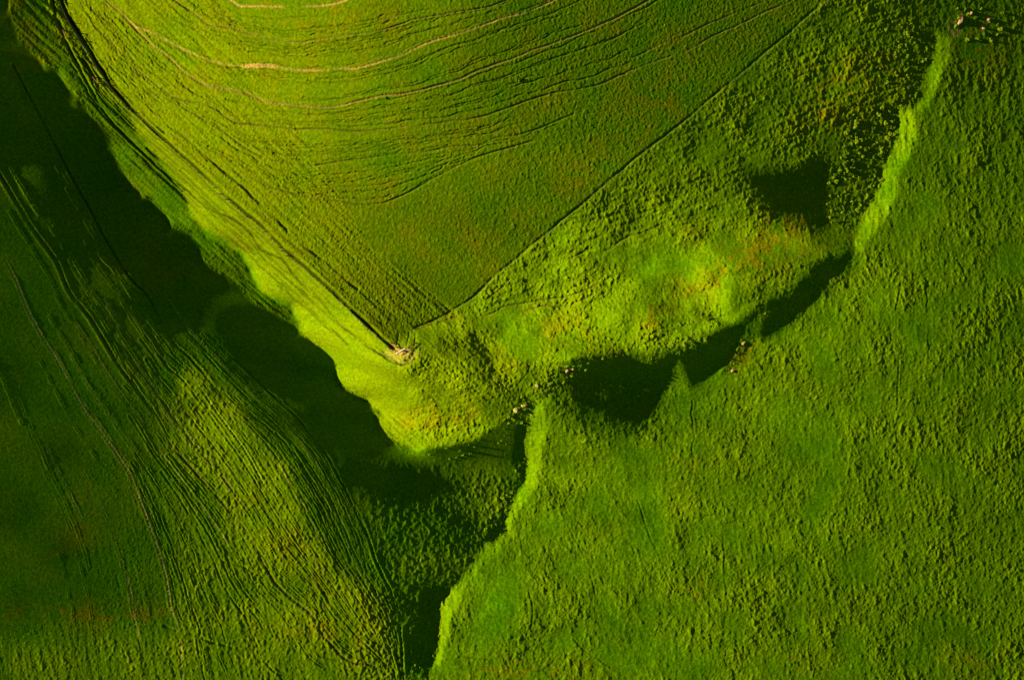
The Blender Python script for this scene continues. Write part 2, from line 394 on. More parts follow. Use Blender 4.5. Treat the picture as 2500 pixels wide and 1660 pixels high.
wobh = 0.03 * grain(30, 30, 0, 0, 36) + 0.012 * grain(9, 9, 0, 0, 37)
famh = ridge_lines(LH + wobh, 15, 38)
famh = np.where(famh > 1.0, famh - 1.0, 0)
Hn += m_hill * np.clip((GF - 30) / 35, 0, 1) * (0.026 + 0.022 * np.clip((FX - 120) / 250, 0, 1)) * famh * np.clip(0.6 + 0.6 * grain(60, 60, 0, 0, 39), 0, 1.6)
# contour ripples on the sunny bank, parallel to the fence
db = seg_dist(FX, FY, CONT2)
dfen = seg_dist(FX, FY, FENCE)
LB = dfen / 12.0
famb = ridge_lines(LB + 3.0 * wob, 2.2, 41)
Hn += (left_bank * m_spur + 0.5 * m_toe) * 0.085 * famb * np.clip(0.5 + 0.6 * grain(40, 40, 0, 0, 42), 0, 1.5)

# ---------------------------------------------------------------- individual tracks, furrows and ditches
SOIL = np.zeros_like(ZF, dtype=np.float32)
FURR = np.zeros_like(ZF, dtype=np.float32)
def carve(poly, width, depth, soil=0.0, berm=0.0, wobble=2.0, seed=0, vary=0.5, jag=3, furrow=0.0):
    r = np.random.default_rng(seed)
    q = smooth_poly(poly, 4)
    n = len(q)
    wv = np.convolve(r.standard_normal(n + 8), np.ones(5) / 2.2, 'same')[4:-4]
    tang = np.gradient(q, axis=0)
    tang /= np.linalg.norm(tang, axis=1)[:, None] + 1e-9
    q = q + np.stack([-tang[:, 1], tang[:, 0]], 1) * wv[:, None] * wobble
    q = smooth_poly(q, 2)
    st = np.convolve(r.standard_normal(len(q) + 20), np.ones(jag * 2 + 1) / math.sqrt(jag * 2 + 1), 'same')[10:-10]
    st = np.clip(1 + vary * st, 0.0, 2.2)
    R = width * 4 + 3
    for k in range(len(q) - 1):
        (ax, ay), (bx, by) = q[k], q[k + 1]
        x0 = int((min(ax, bx) - R - fx[0]) / FS); x1 = int((max(ax, bx) + R - fx[0]) / FS) + 1
        y0 = int((min(ay, by) - R - fy[0]) / FS); y1 = int((max(ay, by) + R - fy[0]) / FS) + 1
        x0, y0 = max(x0, 0), max(y0, 0)
        x1, y1 = min(x1, NX), min(y1, NY)
        if x0 >= x1 or y0 >= y1:
            continue
        sx, sy = FX[y0:y1, x0:x1], FY[y0:y1, x0:x1]
        dx, dy = bx - ax, by - ay
        L = dx * dx + dy * dy + 1e-9
        tt = np.clip(((sx - ax) * dx + (sy - ay) * dy) / L, 0, 1)
        d = np.hypot(sx - ax - tt * dx, sy - ay - tt * dy)
        s = st[k] * (1 - tt) + st[k + 1] * tt
        e = np.exp(-(d / width) ** 2)
        cut = depth * s * e
        C_ = CUT[y0:y1, x0:x1]
        np.maximum(C_, cut, out=C_)
        if berm:
            b = berm * s * np.exp(-((d - 2.2 * width) / width) ** 2)
            B_ = BERM[y0:y1, x0:x1]
            np.maximum(B_, b, out=B_)
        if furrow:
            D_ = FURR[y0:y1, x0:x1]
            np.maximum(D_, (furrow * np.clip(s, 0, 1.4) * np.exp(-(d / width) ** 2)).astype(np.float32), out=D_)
        if soil:
            S_ = SOIL[y0:y1, x0:x1]
            np.maximum(S_, (soil * np.clip(s, 0, 1.3) * np.exp(-(d / (width * 1.15)) ** 4)).astype(np.float32), out=S_)

CUT = np.zeros_like(ZF)
BERM = np.zeros_like(ZF)
carve(FENCE, 4.4, 0.75, 0.0, 0.08, 1.0, 50, 0.18, 3, 1.1)
carve(CONT2, 3.2, 0.45, 0.0, 0.05, 1.0, 51, 0.3, 3, 0.8)
carve(EDGE, 3.1, 0.22, 0.0, 0.0, 1.0, 52, 0.5, 3, 0.45)
carve(FENCE[1:8] + [9, -8], 4.0, 0.22, 0, 0, 2, 53, 0.7, 3, 0.4)
carve(FENCE[7:17] + [38, -18], 3.5, 0.22, 0, 0, 3.5, 54, 1.0, 3, 0.4)
carve(FENCE[1:9] + [-20, 14], 3.5, 0.22, 0, 0, 2, 55, 0.8, 3, 0.4)
carve(T_LINES['T1'][1], 2.4, 0.22, 0.60, 0.03, 1.0, 60, 0.28, 3, 0.5)
carve(T_LINES['T2'][1], 2.4, 0.12, 0.75, 0.02, 1.0, 61, 0.45, 3, 0.2)
carve(P("596,164;614,163;640,161;668,163"), 4.5, 0.05, 1.0, 0, 0.5, 62, 0.3)
carve(T_LINES['T3'][1], 2.6, 0.09, 0.6, 0, 1.0, 63, 0.6)
carve(T_LINES['T4'][1], 2.1, 0.24, 0.30, 0, 1.2, 64, 0.28, 3, 0.5)
carve(T_LINES['T5'][1], 2.1, 0.24, 0.15, 0, 1.4, 65, 0.28, 3, 0.55)
carve(T_LINES['T6'][1], 2.1, 0.22, 0.10, 0, 1.4, 66, 0.28, 3, 0.5)
carve(T_LINES['T7'][1], 2.1, 0.19, 0.10, 0, 1.4, 67, 0.28, 3, 0.5)
carve(T_LINES['T8'][1], 2.0, 0.12, 0.40, 0, 1.6, 68, 0.6, 3, 0.4)
carve(T_LINES['T9'][1], 1.8, 0.11, 0.30, 0, 1.6, 69, 0.7, 3, 0.4)
rr = np.random.default_rng(70)
def between(a, b, f, i0=0.0, i1=1.0, n=16):
    def at(poly, s):
        L = np.r_[0, np.cumsum(np.hypot(*np.diff(poly, axis=0).T))]
        return np.stack([np.interp(s * L[-1], L, poly[:, 0]), np.interp(s * L[-1], L, poly[:, 1])], 1)
    s = np.linspace(i0, i1, n)
    return at(a, s) * (1 - f) + at(b, s) * f
for k in range(70):                                  # finer furrows through the crop, between the main tracks
    names = ['T3', 'T4', 'T2', 'T1', 'T5', 'T6', 'T7']
    i = rr.integers(0, 6)
    a, b = T_LINES[names[i]][1], T_LINES[names[i + 1]][1]
    s0 = rr.uniform(0, 0.45)
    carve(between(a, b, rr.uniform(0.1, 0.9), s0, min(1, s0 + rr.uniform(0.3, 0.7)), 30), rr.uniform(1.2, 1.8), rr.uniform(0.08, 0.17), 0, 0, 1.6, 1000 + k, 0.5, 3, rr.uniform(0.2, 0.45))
T1p = smooth_poly(T_LINES['T1'][1][:9], 3)
for k in range(26):                                  # furrows fanning between the fence and the first brown track
    f = rr.uniform(0.06, 0.95)
    s0 = rr.uniform(0, 0.35)
    fe = smooth_poly(FENCE[1:11], 3)
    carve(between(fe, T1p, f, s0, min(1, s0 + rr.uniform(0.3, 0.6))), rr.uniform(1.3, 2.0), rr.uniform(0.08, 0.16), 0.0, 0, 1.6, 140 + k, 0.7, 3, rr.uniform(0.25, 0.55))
for k in range(64):                                  # short ripples on the bank
    off = rr.uniform(8, 78)
    i = rr.integers(3, len(FENCE) - 6)
    seg = FENCE[i:i + rr.integers(3, 6)] + [-off * 0.75, off * 0.68]
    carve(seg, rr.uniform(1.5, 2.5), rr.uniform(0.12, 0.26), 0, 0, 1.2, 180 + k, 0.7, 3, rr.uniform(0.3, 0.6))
# furrows of the left hill; the broad one is a worn track
carve(H_LINES[1][1], 2.0, 0.02, 0.6, 0.03, 1.0, 220, 0.7)
carve(H_LINES[2][1], 3.2, 0.14, 0.15, 0.07, 1.0, 221, 0.5, 3, 0.6)
carve(H_LINES[4][1], 2.6, 0.12, 0.0, 0.08, 1.0, 222, 0.5, 3, 0.6)
carve(H_LINES[3][1], 2.0, 0.08, 0.1, 0.07, 1.2, 223, 0.8)
carve(H_LINES[5][1][8:], 2.6, 0.2, 0.0, 0.12, 1.6, 224, 0.6)
for k in range(60):
    i = rr.choice([0, 1, 1, 2, 2, 3, 3, 4, 4])
    s0 = rr.uniform(0, 0.7)
    a, b = H_LINES[i][1], H_LINES[i + 1][1]
    carve(between(a, b, rr.uniform(0.05, 0.95), s0, min(1, s0 + rr.uniform(0.15, 0.45))), rr.uniform(1.2, 1.9), rr.uniform(0.0, 0.02), rr.choice([0, 0, 0, 0.25]), rr.uniform(0.03, 0.065) * (0.45 if i < 2 else 1.0), 0.6, 240 + k, 0.8)
for k in range(64):                                  # the fan of grooves that runs together at the foot of the hill
    i = rr.choice([1, 2, 2, 3, 3, 4])
    a, b = H_LINES[i][1], H_LINES[i + 1][1]
    s0 = rr.uniform(0.4, 0.75)
    carve(between(a, b, rr.uniform(0.03, 0.97), s0, min(0.99, s0 + rr.uniform(0.2, 0.5)), 20), rr.uniform(1.3, 2.2), rr.uniform(0.06, 0.13), 0.0, rr.uniform(0.03, 0.07), 0.8, 400 + k, 0.6, 3, rr.uniform(0.2, 0.6))
for s in ["400,1530;460,1552;560,1578;620,1585;700,1592;760,1598;830,1610", "545,1370;585,1380;625,1400;665,1420"]:
    carve(P(s), 3.0, 0.12, 0, 0.03, 2, len(s), 0.7)
# faint cattle paths on the right-hand pasture
for k, s in enumerate(["1265,1310;1275,1370;1290,1430;1300,1500;1285,1560;1275,1620", "1370,1230;1395,1270;1420,1290", "1760,1280;1800,1250;1860,1200;1905,1170", "1690,1290;1725,1265;1790,1250", "1780,1465;1830,1440;1860,1420", "1760,1290;1768,1370;1775,1450", "1690,980;1692,1040;1690,1100", "2260,700;2262,760;2270,840", "1380,1580;1320,1640;1240,1610;1100,1600", "2330,640;2380,720;2430,800", "1560,1220;1600,1330;1640,1440", "1340,1190;1380,1260;1420,1350;1450,1450", "2200,690;2190,800;2200,900;2190,1000", "2140,430;2090,500;2050,570", "1500,1640;1450,1600;1400,1560"]):
    carve(P(s), 2.0, 0.05, 0, 0.02, 4, 300 + k, 1.0, 2, 0.5)
# lines across the mid pasture below the field edge
for k, s in enumerate(["1020,800;1110,775;1180,770;1240,745;1300,735;1370,730;1440,700;1500,670", "1105,790;1150,760;1200,715;1250,680", "1270,770;1330,745;1390,742;1450,720", "1480,610;1520,590;1560,570;1640,530", "1380,640;1410,625;1440,600"]):
    carve(P(s), 2.0, 0.15, 0.12, 0, 2.5, 330 + k, 0.8, 3, 0.5)
carve(P("940,862;958,876;975,886;992,884;1006,874;1012,862"), 6.5, 0.55, 0.25, 0, 1.0, 350, 0.2)     # hollow round the fence corner
for k, s in enumerate(["973,815;971,828;969,842", "999,812;996,830;993,846", "1014,818;1013,830;1012,842"]):
    carve(P(s), 1.6, 0.3, 0, 0, 0.4, 351 + k, 0.2)
ZF = ZF + Hn - CUT + BERM

# ------------------------------------------------------------------ cover of the ground: dry grass, bare soil
def patch(s):
    o = np.zeros_like(ZF, dtype=np.float32)
    for x, y, rx, ry, a, v in [tuple(float(q) for q in t.split(',')) for t in s.split()]:
        c, s_ = math.cos(rad(a)), math.sin(rad(a))
        u = ((FX - x) * c - (FY - y) * s_) / rx
        q = ((FX - x) * s_ + (FY - y) * c) / ry
        o += v * np.exp(-(u * u + q * q)).astype(np.float32)
    return o
dry = patch("1060,1010,60,40,0,.55 1010,1030,40,30,0,.4 1150,1000,40,30,0,.35 1420,820,70,40,0,.6 1340,800,60,30,0,.3 1250,880,60,40,0,.3 1900,560,60,45,30,.9 1940,540,40,30,20,.6 1780,640,60,50,0,.55 1850,620,70,30,35,.6 1600,780,50,30,0,.5 1700,700,60,40,0,.5 2040,300,90,70,0,.45 2090,190,100,50,0,.55 2150,150,40,40,0,.4 1990,250,40,40,0,.5 1260,760,60,15,15,.45 1070,780,50,12,15,.5 1700,560,40,40,0,.2 "
            "620,170,200,50,0,.35 700,20,220,50,0,.55 900,60,160,80,0,.3 540,230,100,40,0,.25 1180,260,120,40,20,.45 1050,330,120,40,10,.3 1400,430,250,40,40,.5 1600,270,160,40,40,.5 1050,610,160,60,20,.4 300,150,100,40,-60,.25 470,350,120,40,-42,.4 620,500,120,40,-42,.3 860,480,120,60,0,.35 1650,180,200,40,35,.4 1480,60,160,40,20,.3 "
            "100,1500,260,25,0,.9 300,1500,160,25,0,.7 180,1290,50,120,-20,.7 160,60,20,40,0,.2 50,80,60,140,0,.6 400,690,60,60,0,.5 560,600,50,25,-20,.5 690,750,40,14,-10,.3 340,470,60,20,-45,.4 400,900,160,40,-50,.35 640,1260,160,40,-60,.5 780,1420,160,50,-60,.55 730,1540,160,40,0,.45 880,1530,50,60,0,.5 340,940,100,24,-55,.4 "
            "1290,1640,160,30,0,.5 1900,1620,120,40,0,.3 2370,1620,80,40,0,.5 1700,1130,100,50,0,.25 1900,640,60,40,0,.3 1480,1290,60,30,0,.25 2400,120,80,70,0,.6 1500,870,60,14,0,.4 1820,860,60,20,50,.7 2020,1500,120,40,0,.2 1720,1440,60,40,0,.3 2000,600,60,30,30,.25")
dry = dry * (1 - 0.68 * m_field - 0.45 * m_hill) + m_field * (0.13 + 0.03 * blot)
dry = np.clip(dry * (0.62 + 0.40 * blot + 0.45 * g_lump + 0.25 * g_med), 0, 1)
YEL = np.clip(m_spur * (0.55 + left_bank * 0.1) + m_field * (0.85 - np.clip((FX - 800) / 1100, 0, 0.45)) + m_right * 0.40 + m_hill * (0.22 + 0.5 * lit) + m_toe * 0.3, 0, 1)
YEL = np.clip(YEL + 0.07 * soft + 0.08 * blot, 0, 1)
for s in ["2330,70,16,26 2345,45,12,16 2415,48,10,10 2400,68,10,8"]:
    for t in s.split():
        x, y, rx, ry = [float(q) for q in t.split(',')]
        SOIL = np.maximum(SOIL, (0.6 * np.exp(-(((FX - x) / rx) ** 2 + ((FY - y) / ry) ** 2) ** 2)).astype(np.float32) * np.clip(0.6 + 0.6 * g_med, 0, 1))
tr = patch("983,862,26,12,0,.9 965,852,14,8,-30,.5")
SOIL = np.maximum(SOIL, np.clip(tr, 0, 0.7))

# ------------------------------------------------------------------ ground meshes
def put(px, py, z):
    """photograph position + height -> world point"""
    k = 1.0 - z / CAM_H
    return (px - 1250) * M * k, (830 - py) * M * k, z

def height(px, py):
    u = (px - fx[0]) / FS
    v = (py - fy[0]) / FS
    i = min(max(int(u), 0), NX - 2)
    j = min(max(int(v), 0), NY - 2)
    a, b = u - i, v - j
    return (ZF[j, i] * (1 - a) + ZF[j, i + 1] * a) * (1 - b) + (ZF[j + 1, i] * (1 - a) + ZF[j + 1, i + 1] * a) * b

def at(px, py, dz=0.0):
    return Vector(put(px, py, height(px, py) + dz))

# the fine grid gets rings of coarser cells all round, out to the horizon
ext = np.cumsum(np.geomspace(3, 3000, 26))
gx = np.r_[fx[0] - ext[::-1], fx, fx[-1] + ext]
gy = np.r_[fy[0] - ext[::-1], fy, fy[-1] + ext]
def pad(A):
    return np.pad(A, 26, mode='edge')
ZP = pad(ZF)
DX, DY = np.meshgrid(gx, gy)
farm = np.clip(np.maximum(np.maximum(fx[0] - DX, DX - fx[-1]), np.maximum(fy[0] - DY, DY - fy[-1])) / 1500, 0, 1)
farm = farm * farm * (3 - 2 * farm)
ZP = ZP * (1 - farm) + farm * (-4.0 + 6 * np.sin(DX / 3100.0) * np.cos(DY / 2700.0))
kz = 1.0 - ZP / CAM_H
kz = kz * (1 - farm) + farm
VX = (DX - 1250) * M * kz
VY = (830 - DY) * M * kz
V = np.stack([VX, VY, ZP], -1).astype(np.float32)
HY, HX = ZP.shape
idx = np.arange(HY * HX, dtype=np.int32).reshape(HY, HX)
quads = np.stack([idx[1:, :-1], idx[1:, 1:], idx[:-1, 1:], idx[:-1, :-1]], -1).reshape(-1, 4)
mid_x = 0.5 * (DX[1:, 1:] + DX[:-1, :-1])
mid_y = 0.5 * (DY[1:, 1:] + DY[:-1, :-1])
f_field = inside(mid_x, mid_y, np.vstack([FENCE, EDGE, [[12000, -8500], [-900, -9000]]]))
f_hill = inside(mid_x, mid_y, np.vstack([TOE[:-1], P("1087,1086;1134,1074;1173,1058;1209,1040;1235,1024"), GULLY_LOW, [[1030, 99999], [-99999, 99999], [-99999, -99999], [-900, -9000]]]))
f_spur = inside(mid_x, mid_y, np.vstack([TOE[:-1], P("1087,1086;1134,1074;1173,1058;1209,1040;1235,1024"), GULLY_UP, [[12000, -8500], [-900, -9000]]]))
lab = np.where(f_field, 1, np.where(f_hill, 2, np.where(f_spur, 3, 0))).ravel()
attrs = {'dry': pad(dry).ravel().astype(np.float32), 'soil': pad(SOIL).ravel().astype(np.float32), 'furrow': pad(FURR).ravel().astype(np.float32), 'yellow': pad(YEL).ravel().astype(np.float32)}
Vr = V.reshape(-1, 3)

def ground_piece(name, sel, mat):
    q = quads[sel]
    used = np.zeros(len(Vr), bool)
    used[q.ravel()] = True
    remap = np.cumsum(used, dtype=np.int64) - 1
    q = remap[q].astype(np.int32)
    vv = Vr[used]
    me = bpy.data.meshes.new(name)
    me.vertices.add(len(vv))
    me.vertices.foreach_set("co", vv.ravel())
    me.loops.add(q.size)
    me.loops.foreach_set("vertex_index", q.ravel())
    me.polygons.add(len(q))
    me.polygons.foreach_set("loop_start", np.arange(0, q.size, 4, dtype=np.int32))
    me.update(calc_edges=True)
    for k, a in attrs.items():
        at_ = me.attributes.new(k, 'FLOAT', 'POINT')
        at_.data.foreach_set("value", a[used])
    me.materials.append(mat)
    o = bpy.data.objects.new(name, me)
    o["kind"] = "structure"
    COL.objects.link(o)
    return o

# ------------------------------------------------------------------ materials
def new_mat(name, rough=0.9):
    m = bpy.data.materials.new(name)
    m.use_nodes = True
    b = m.node_tree.nodes["Principled BSDF"]
    b.inputs["Roughness"].default_value = rough
    b.inputs["Specular IOR Level"].default_value = 0.0
    return m, m.node_tree, b

def mixc(nt, fac, a, b):
    n = nt.nodes.new("ShaderNodeMix")
    n.data_type = 'RGBA'
    n.clamp_factor = True
    for sock, v in ((n.inputs[0], fac), (n.inputs[6], a), (n.inputs[7], b)):
        if isinstance(v, (int, float)):
            sock.default_value = v
        elif isinstance(v, tuple):
            sock.default_value = (*v, 1)
        else:
            nt.links.new(v, sock)
    return n.outputs[2]

def noise(nt, vec, scale, detail=4, rough=0.6):
    n = nt.nodes.new("ShaderNodeTexNoise")
    n.inputs["Scale"].default_value = scale
    n.inputs["Detail"].default_value = detail
    n.inputs["Roughness"].default_value = rough
    nt.links.new(vec, n.inputs["Vector"])
    return n.outputs[0]

def mathn(nt, op, a, b=None, c=None, clamp=False):
    n = nt.nodes.new("ShaderNodeMath")
    n.operation = op
    n.use_clamp = clamp
    for i, v in enumerate((a, b, c)):
        if v is None:
            continue
        if isinstance(v, (int, float)):
            n.inputs[i].default_value = v
        else:
            nt.links.new(v, n.inputs[i])
    return n.outputs[0]

def ramp01(nt, v, lo, hi):
    n = nt.nodes.new("ShaderNodeMapRange")
    n.inputs["From Min"].default_value = lo
    n.inputs["From Max"].default_value = hi
    nt.links.new(v, n.inputs["Value"])
    return n.outputs[0]

def attr(nt, name):
    n = nt.nodes.new("ShaderNodeAttribute")
    n.attribute_name = name
    return n.outputs["Fac"]

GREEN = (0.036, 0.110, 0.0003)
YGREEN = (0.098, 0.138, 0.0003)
DRYC = (0.138, 0.098, 0.001)
FURC = (0.024, 0.032, 0.0008)  # dark furrow soil, also groove shade put into colour where sunlight runs along them
SOILC = (0.34, 0.205, 0.045)
def ground_mat(name, bump=0.5, grain_scale=4.0):
    m, nt, b = new_mat(name)
    geo = nt.nodes.new("ShaderNodeNewGeometry")
    pos = geo.outputs["Position"]
    n1 = noise(nt, pos, 0.22, 5, 0.65)
    n2 = noise(nt, pos, 1.4, 5, 0.65)
    n3 = noise(nt, pos, grain_scale, 4, 0.7)
    yel = mathn(nt, 'ADD', attr(nt, 'yellow'), mathn(nt, 'MULTIPLY', mathn(nt, 'SUBTRACT', n2, 0.5), 0.9))
    yel = mathn(nt, 'ADD', yel, mathn(nt, 'MULTIPLY', mathn(nt, 'SUBTRACT', n1, 0.5), 0.55), clamp=True)
    c = mixc(nt, yel, GREEN, YGREEN)
    dryf = mathn(nt, 'MULTIPLY', attr(nt, 'dry'), ramp01(nt, mathn(nt, 'ADD', mathn(nt, 'MULTIPLY', n2, 0.5), mathn(nt, 'MULTIPLY', n3, 0.5)), 0.36, 0.58), clamp=True)
    c = mixc(nt, dryf, c, DRYC)
    soilf = mathn(nt, 'MULTIPLY', attr(nt, 'soil'), ramp01(nt, n3, 0.28, 0.52), clamp=True)
    c = mixc(nt, soilf, c, SOILC)
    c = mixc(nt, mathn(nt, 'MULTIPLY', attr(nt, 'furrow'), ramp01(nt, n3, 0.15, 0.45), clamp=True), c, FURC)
    v = ramp01(nt, n3, 0.25, 0.8)
    hs = nt.nodes.new("ShaderNodeHueSaturation")
    nt.links.new(c, hs.inputs["Color"])
    v2 = ramp01(nt, n2, 0.3, 0.7)
    nt.links.new(mathn(nt, 'ADD', mathn(nt, 'MULTIPLY_ADD', v, 0.62, 0.38), mathn(nt, 'MULTIPLY', v2, 0.62)), hs.inputs["Value"])
    nt.links.new(hs.outputs[0], b.inputs["Base Color"])
    bp = nt.nodes.new("ShaderNodeBump")
    bp.inputs["Strength"].default_value = bump
    bp.inputs["Distance"].default_value = 0.12
    nt.links.new(mathn(nt, 'ADD', n3, mathn(nt, 'MULTIPLY', n2, 0.8)), bp.inputs["Height"])
    nt.links.new(bp.outputs[0], b.inputs["Normal"])
    return m

ground_piece("field", lab == 1, ground_mat("crop_cover", 0.35, 5.0))
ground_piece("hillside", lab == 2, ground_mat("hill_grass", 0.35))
ground_piece("spur", lab == 3, ground_mat("spur_grass", 0.45))
ground_piece("ground", lab == 0, ground_mat("pasture_grass", 0.55))

# ------------------------------------------------------------------ objects standing on the ground
def flat_mat(name, col, var=0.35, scale=3.0, rough=0.9):
    m, nt, b = new_mat(name, rough)
    tc = nt.nodes.new("ShaderNodeNewGeometry")
    n = noise(nt, tc.outputs["Position"], scale, 4, 0.65)
    c = mixc(nt, ramp01(nt, n, 0.3, 0.7), tuple(v * (1 - var) for v in col), tuple(min(1, v * (1 + var)) for v in col))
    nt.links.new(c, b.inputs["Base Color"])
    return m

M_WOOD = flat_mat("weathered_wood", (0.17, 0.085, 0.03), 0.4, 6)
M_PALE = flat_mat("bleached_wood", (0.62, 0.47, 0.27), 0.15, 6)
M_WIRE = flat_mat("rusty_wire", (0.10, 0.075, 0.05), 0.2, 2, 0.6)
M_ROCK = flat_mat("pale_rock", (0.22, 0.19, 0.05), 0.4, 2.2)
M_ROCKP = flat_mat("pinkish_rock", (0.26, 0.15, 0.07), 0.4, 2.0)
M_LEAF = flat_mat("scrub_leaf", (0.115, 0.165, 0.004), 0.5, 1.6)
M_LEAFD = flat_mat("dark_scrub_leaf", (0.05, 0.095, 0.003), 0.5, 1.6)

def tag(o, label, cat, group=None, kind=None):
    o["label"] = label
    o["category"] = cat
    if group:
        o["group"] = group
    if kind:
        o["kind"] = kind

def mesh_obj(name, verts, faces, mat, parent=None, link=True):
    me = bpy.data.meshes.new(name)
    me.from_pydata([tuple(v) for v in verts], [], faces)
    me.update()
    me.materials.append(mat)
    o = bpy.data.objects.new(name, me)
    if link:
        COL.objects.link(o)
    if parent:
        o.parent = parent
    return o

def empty(name, loc):
    o = bpy.data.objects.new(name, None)
    o.location = loc
    COL.objects.link(o)
    return o

def beam(a, b, r0, r1=None, n=7, jitter=0.0, rng=random):
    """tapered round timber from a to b: (verts, faces)"""
    r1 = r0 if r1 is None else r1
    a, b = Vector(a), Vector(b)
    d = (b - a).normalized()
    u = d.orthogonal().normalized()
    v = d.cross(u)
    vs, fs = [], []
    rows = 4
    for k in range(rows):
        t = k / (rows - 1)
        c = a.lerp(b, t)
        r = r0 + (r1 - r0) * t
        for i in range(n):
            q = 2 * math.pi * i / n
            rr_ = r * (1 + rng.uniform(-jitter, jitter))
            vs.append(c + u * math.cos(q) * rr_ + v * math.sin(q) * rr_)
    for k in range(rows - 1):
        for i in range(n):
            j = (i + 1) % n
            fs.append((k * n + i, k * n + j, (k + 1) * n + j, (k + 1) * n + i))
    fs.append(tuple(range(n))[::-1])
    fs.append(tuple((rows - 1) * n + i for i in range(n)))
    return vs, fs

def along(poly, start, stop, gap):
    L = np.r_[0, np.cumsum(np.hypot(*np.diff(poly, axis=0).T))]
    return [(float(np.interp(s, L, poly[:, 0])), float(np.interp(s, L, poly[:, 1]))) for s in np.arange(start, min(stop, L[-1]), gap)]

def build_fence(name, label, spots, braces, height_m, r, wire_ends):
    base = at(*spots[len(spots) // 2])
    f = empty(name, base)
    tag(f, label, "fence")
    inv = -base
    tops = []
    for (x, y) in spots:
        p = at(x, y, -0.35)
        q = p + Vector((random.uniform(-.06, .06), random.uniform(-.06, .06), 0.35 + height_m * random.uniform(0.93, 1.06)))
        vs, fs = beam(p + inv, q + inv, r, r * 0.85, 7, 0.08)
        mesh_obj("post", vs, fs, M_WOOD, f)
        tops.append((p, q))
    for (x, y, dx, dy) in braces:
        a = at(x, y)
        b = at(x + dx, y + dy)
        for p in (a, b):
            vs, fs = beam(p + inv + Vector((0, 0, -.4)), p + inv + Vector((0, 0, height_m * 1.15)), r * 1.5, r * 1.4, 8, 0.08)
            mesh_obj("post", vs, fs, M_WOOD, f)
        vs, fs = beam(a + inv + Vector((0, 0, height_m * 0.95)), b + inv + Vector((0, 0, height_m * 0.95)), r * 1.0, r * 0.9, 7, 0.06)
        mesh_obj("brace_rail", vs, fs, M_WOOD, f)
    pts = [t for t in tops] if wire_ends is None else tops + wire_ends
    for h in (0.45, 0.75, 0.97):
        vs, fs = [], []
        for (p, q), (p2, q2) in zip(pts[:-1], pts[1:]):
            v_, f_ = beam(p.lerp(q, h) + inv, p2.lerp(q2, h) + inv, 0.012, 0.012, 4)
            fs += [tuple(i + len(vs) for i in g) for g in f_]
            vs += v_
        mesh_obj("wire", vs, fs, M_WIRE, f)
    return f

F_OFF = FENCE[:-1] + np.array([-5.0, 5.0])
build_fence("wire_fence", "long wire fence on wooden posts running down the bright slope beside the dark ditch",
            along(F_OFF, 62, 1300, 54), [(535, 474, 14, 13), (686, 612, 13, 13), (228, 190, 12, 15), (155, 76, 8, 18)], 1.15, 0.075, None)
build_fence("wire_fence", "thin wire fence along the straight diagonal edge of the upper crop field",
            along(EDGE + np.array([3.0, 3.0]), 30, 1350, 62), [], 0.85, 0.055, None)

cb = at(981, 857)
corner = empty("corner_brace", cb)
tag(corner, "brown timber fence corner brace with one pale rail at the tip of the crop field", "fence corner")
def cpart(name, a, b, za, zb, r, mat, label=None):
    pa, pb = at(*a) - cb, at(*b) - cb
    vs, fs = beam(pa + Vector((0, 0, za)), pb + Vector((0, 0, zb)), r, r * 0.92, 8, 0.06)
    o = mesh_obj(name, vs, fs, mat, corner)
    if label:
        o["label"] = label
for (x, y) in ((981, 857), (952, 837), (1011, 837), (966, 847), (996, 849)):
    cpart("post", (x, y), (x, y), -0.4, 1.45, 0.13, M_WOOD)
cpart("rail", (952, 837), (966, 847), 1.25, 1.22, 0.12, M_WOOD)
cpart("rail", (966, 847), (981, 857), 1.22, 1.28, 0.14, M_WOOD)
cpart("rail", (981, 857), (996, 849), 1.28, 1.22, 0.10, M_WOOD)
cpart("rail", (996, 849), (1011, 837), 1.22, 1.25, 0.13, M_WOOD)
cpart("brace_rail", (968, 864), (988, 852), 1.35, 1.55, 0.19, M_PALE, "sun bleached pale rail")
cpart("brace_rail", (988, 853), (1004, 857), 1.5, 0.3, 0.08, M_PALE)
cpart("brace_rail", (946, 850), (966, 860), 0.2, 0.9, 0.08, M_WOOD)

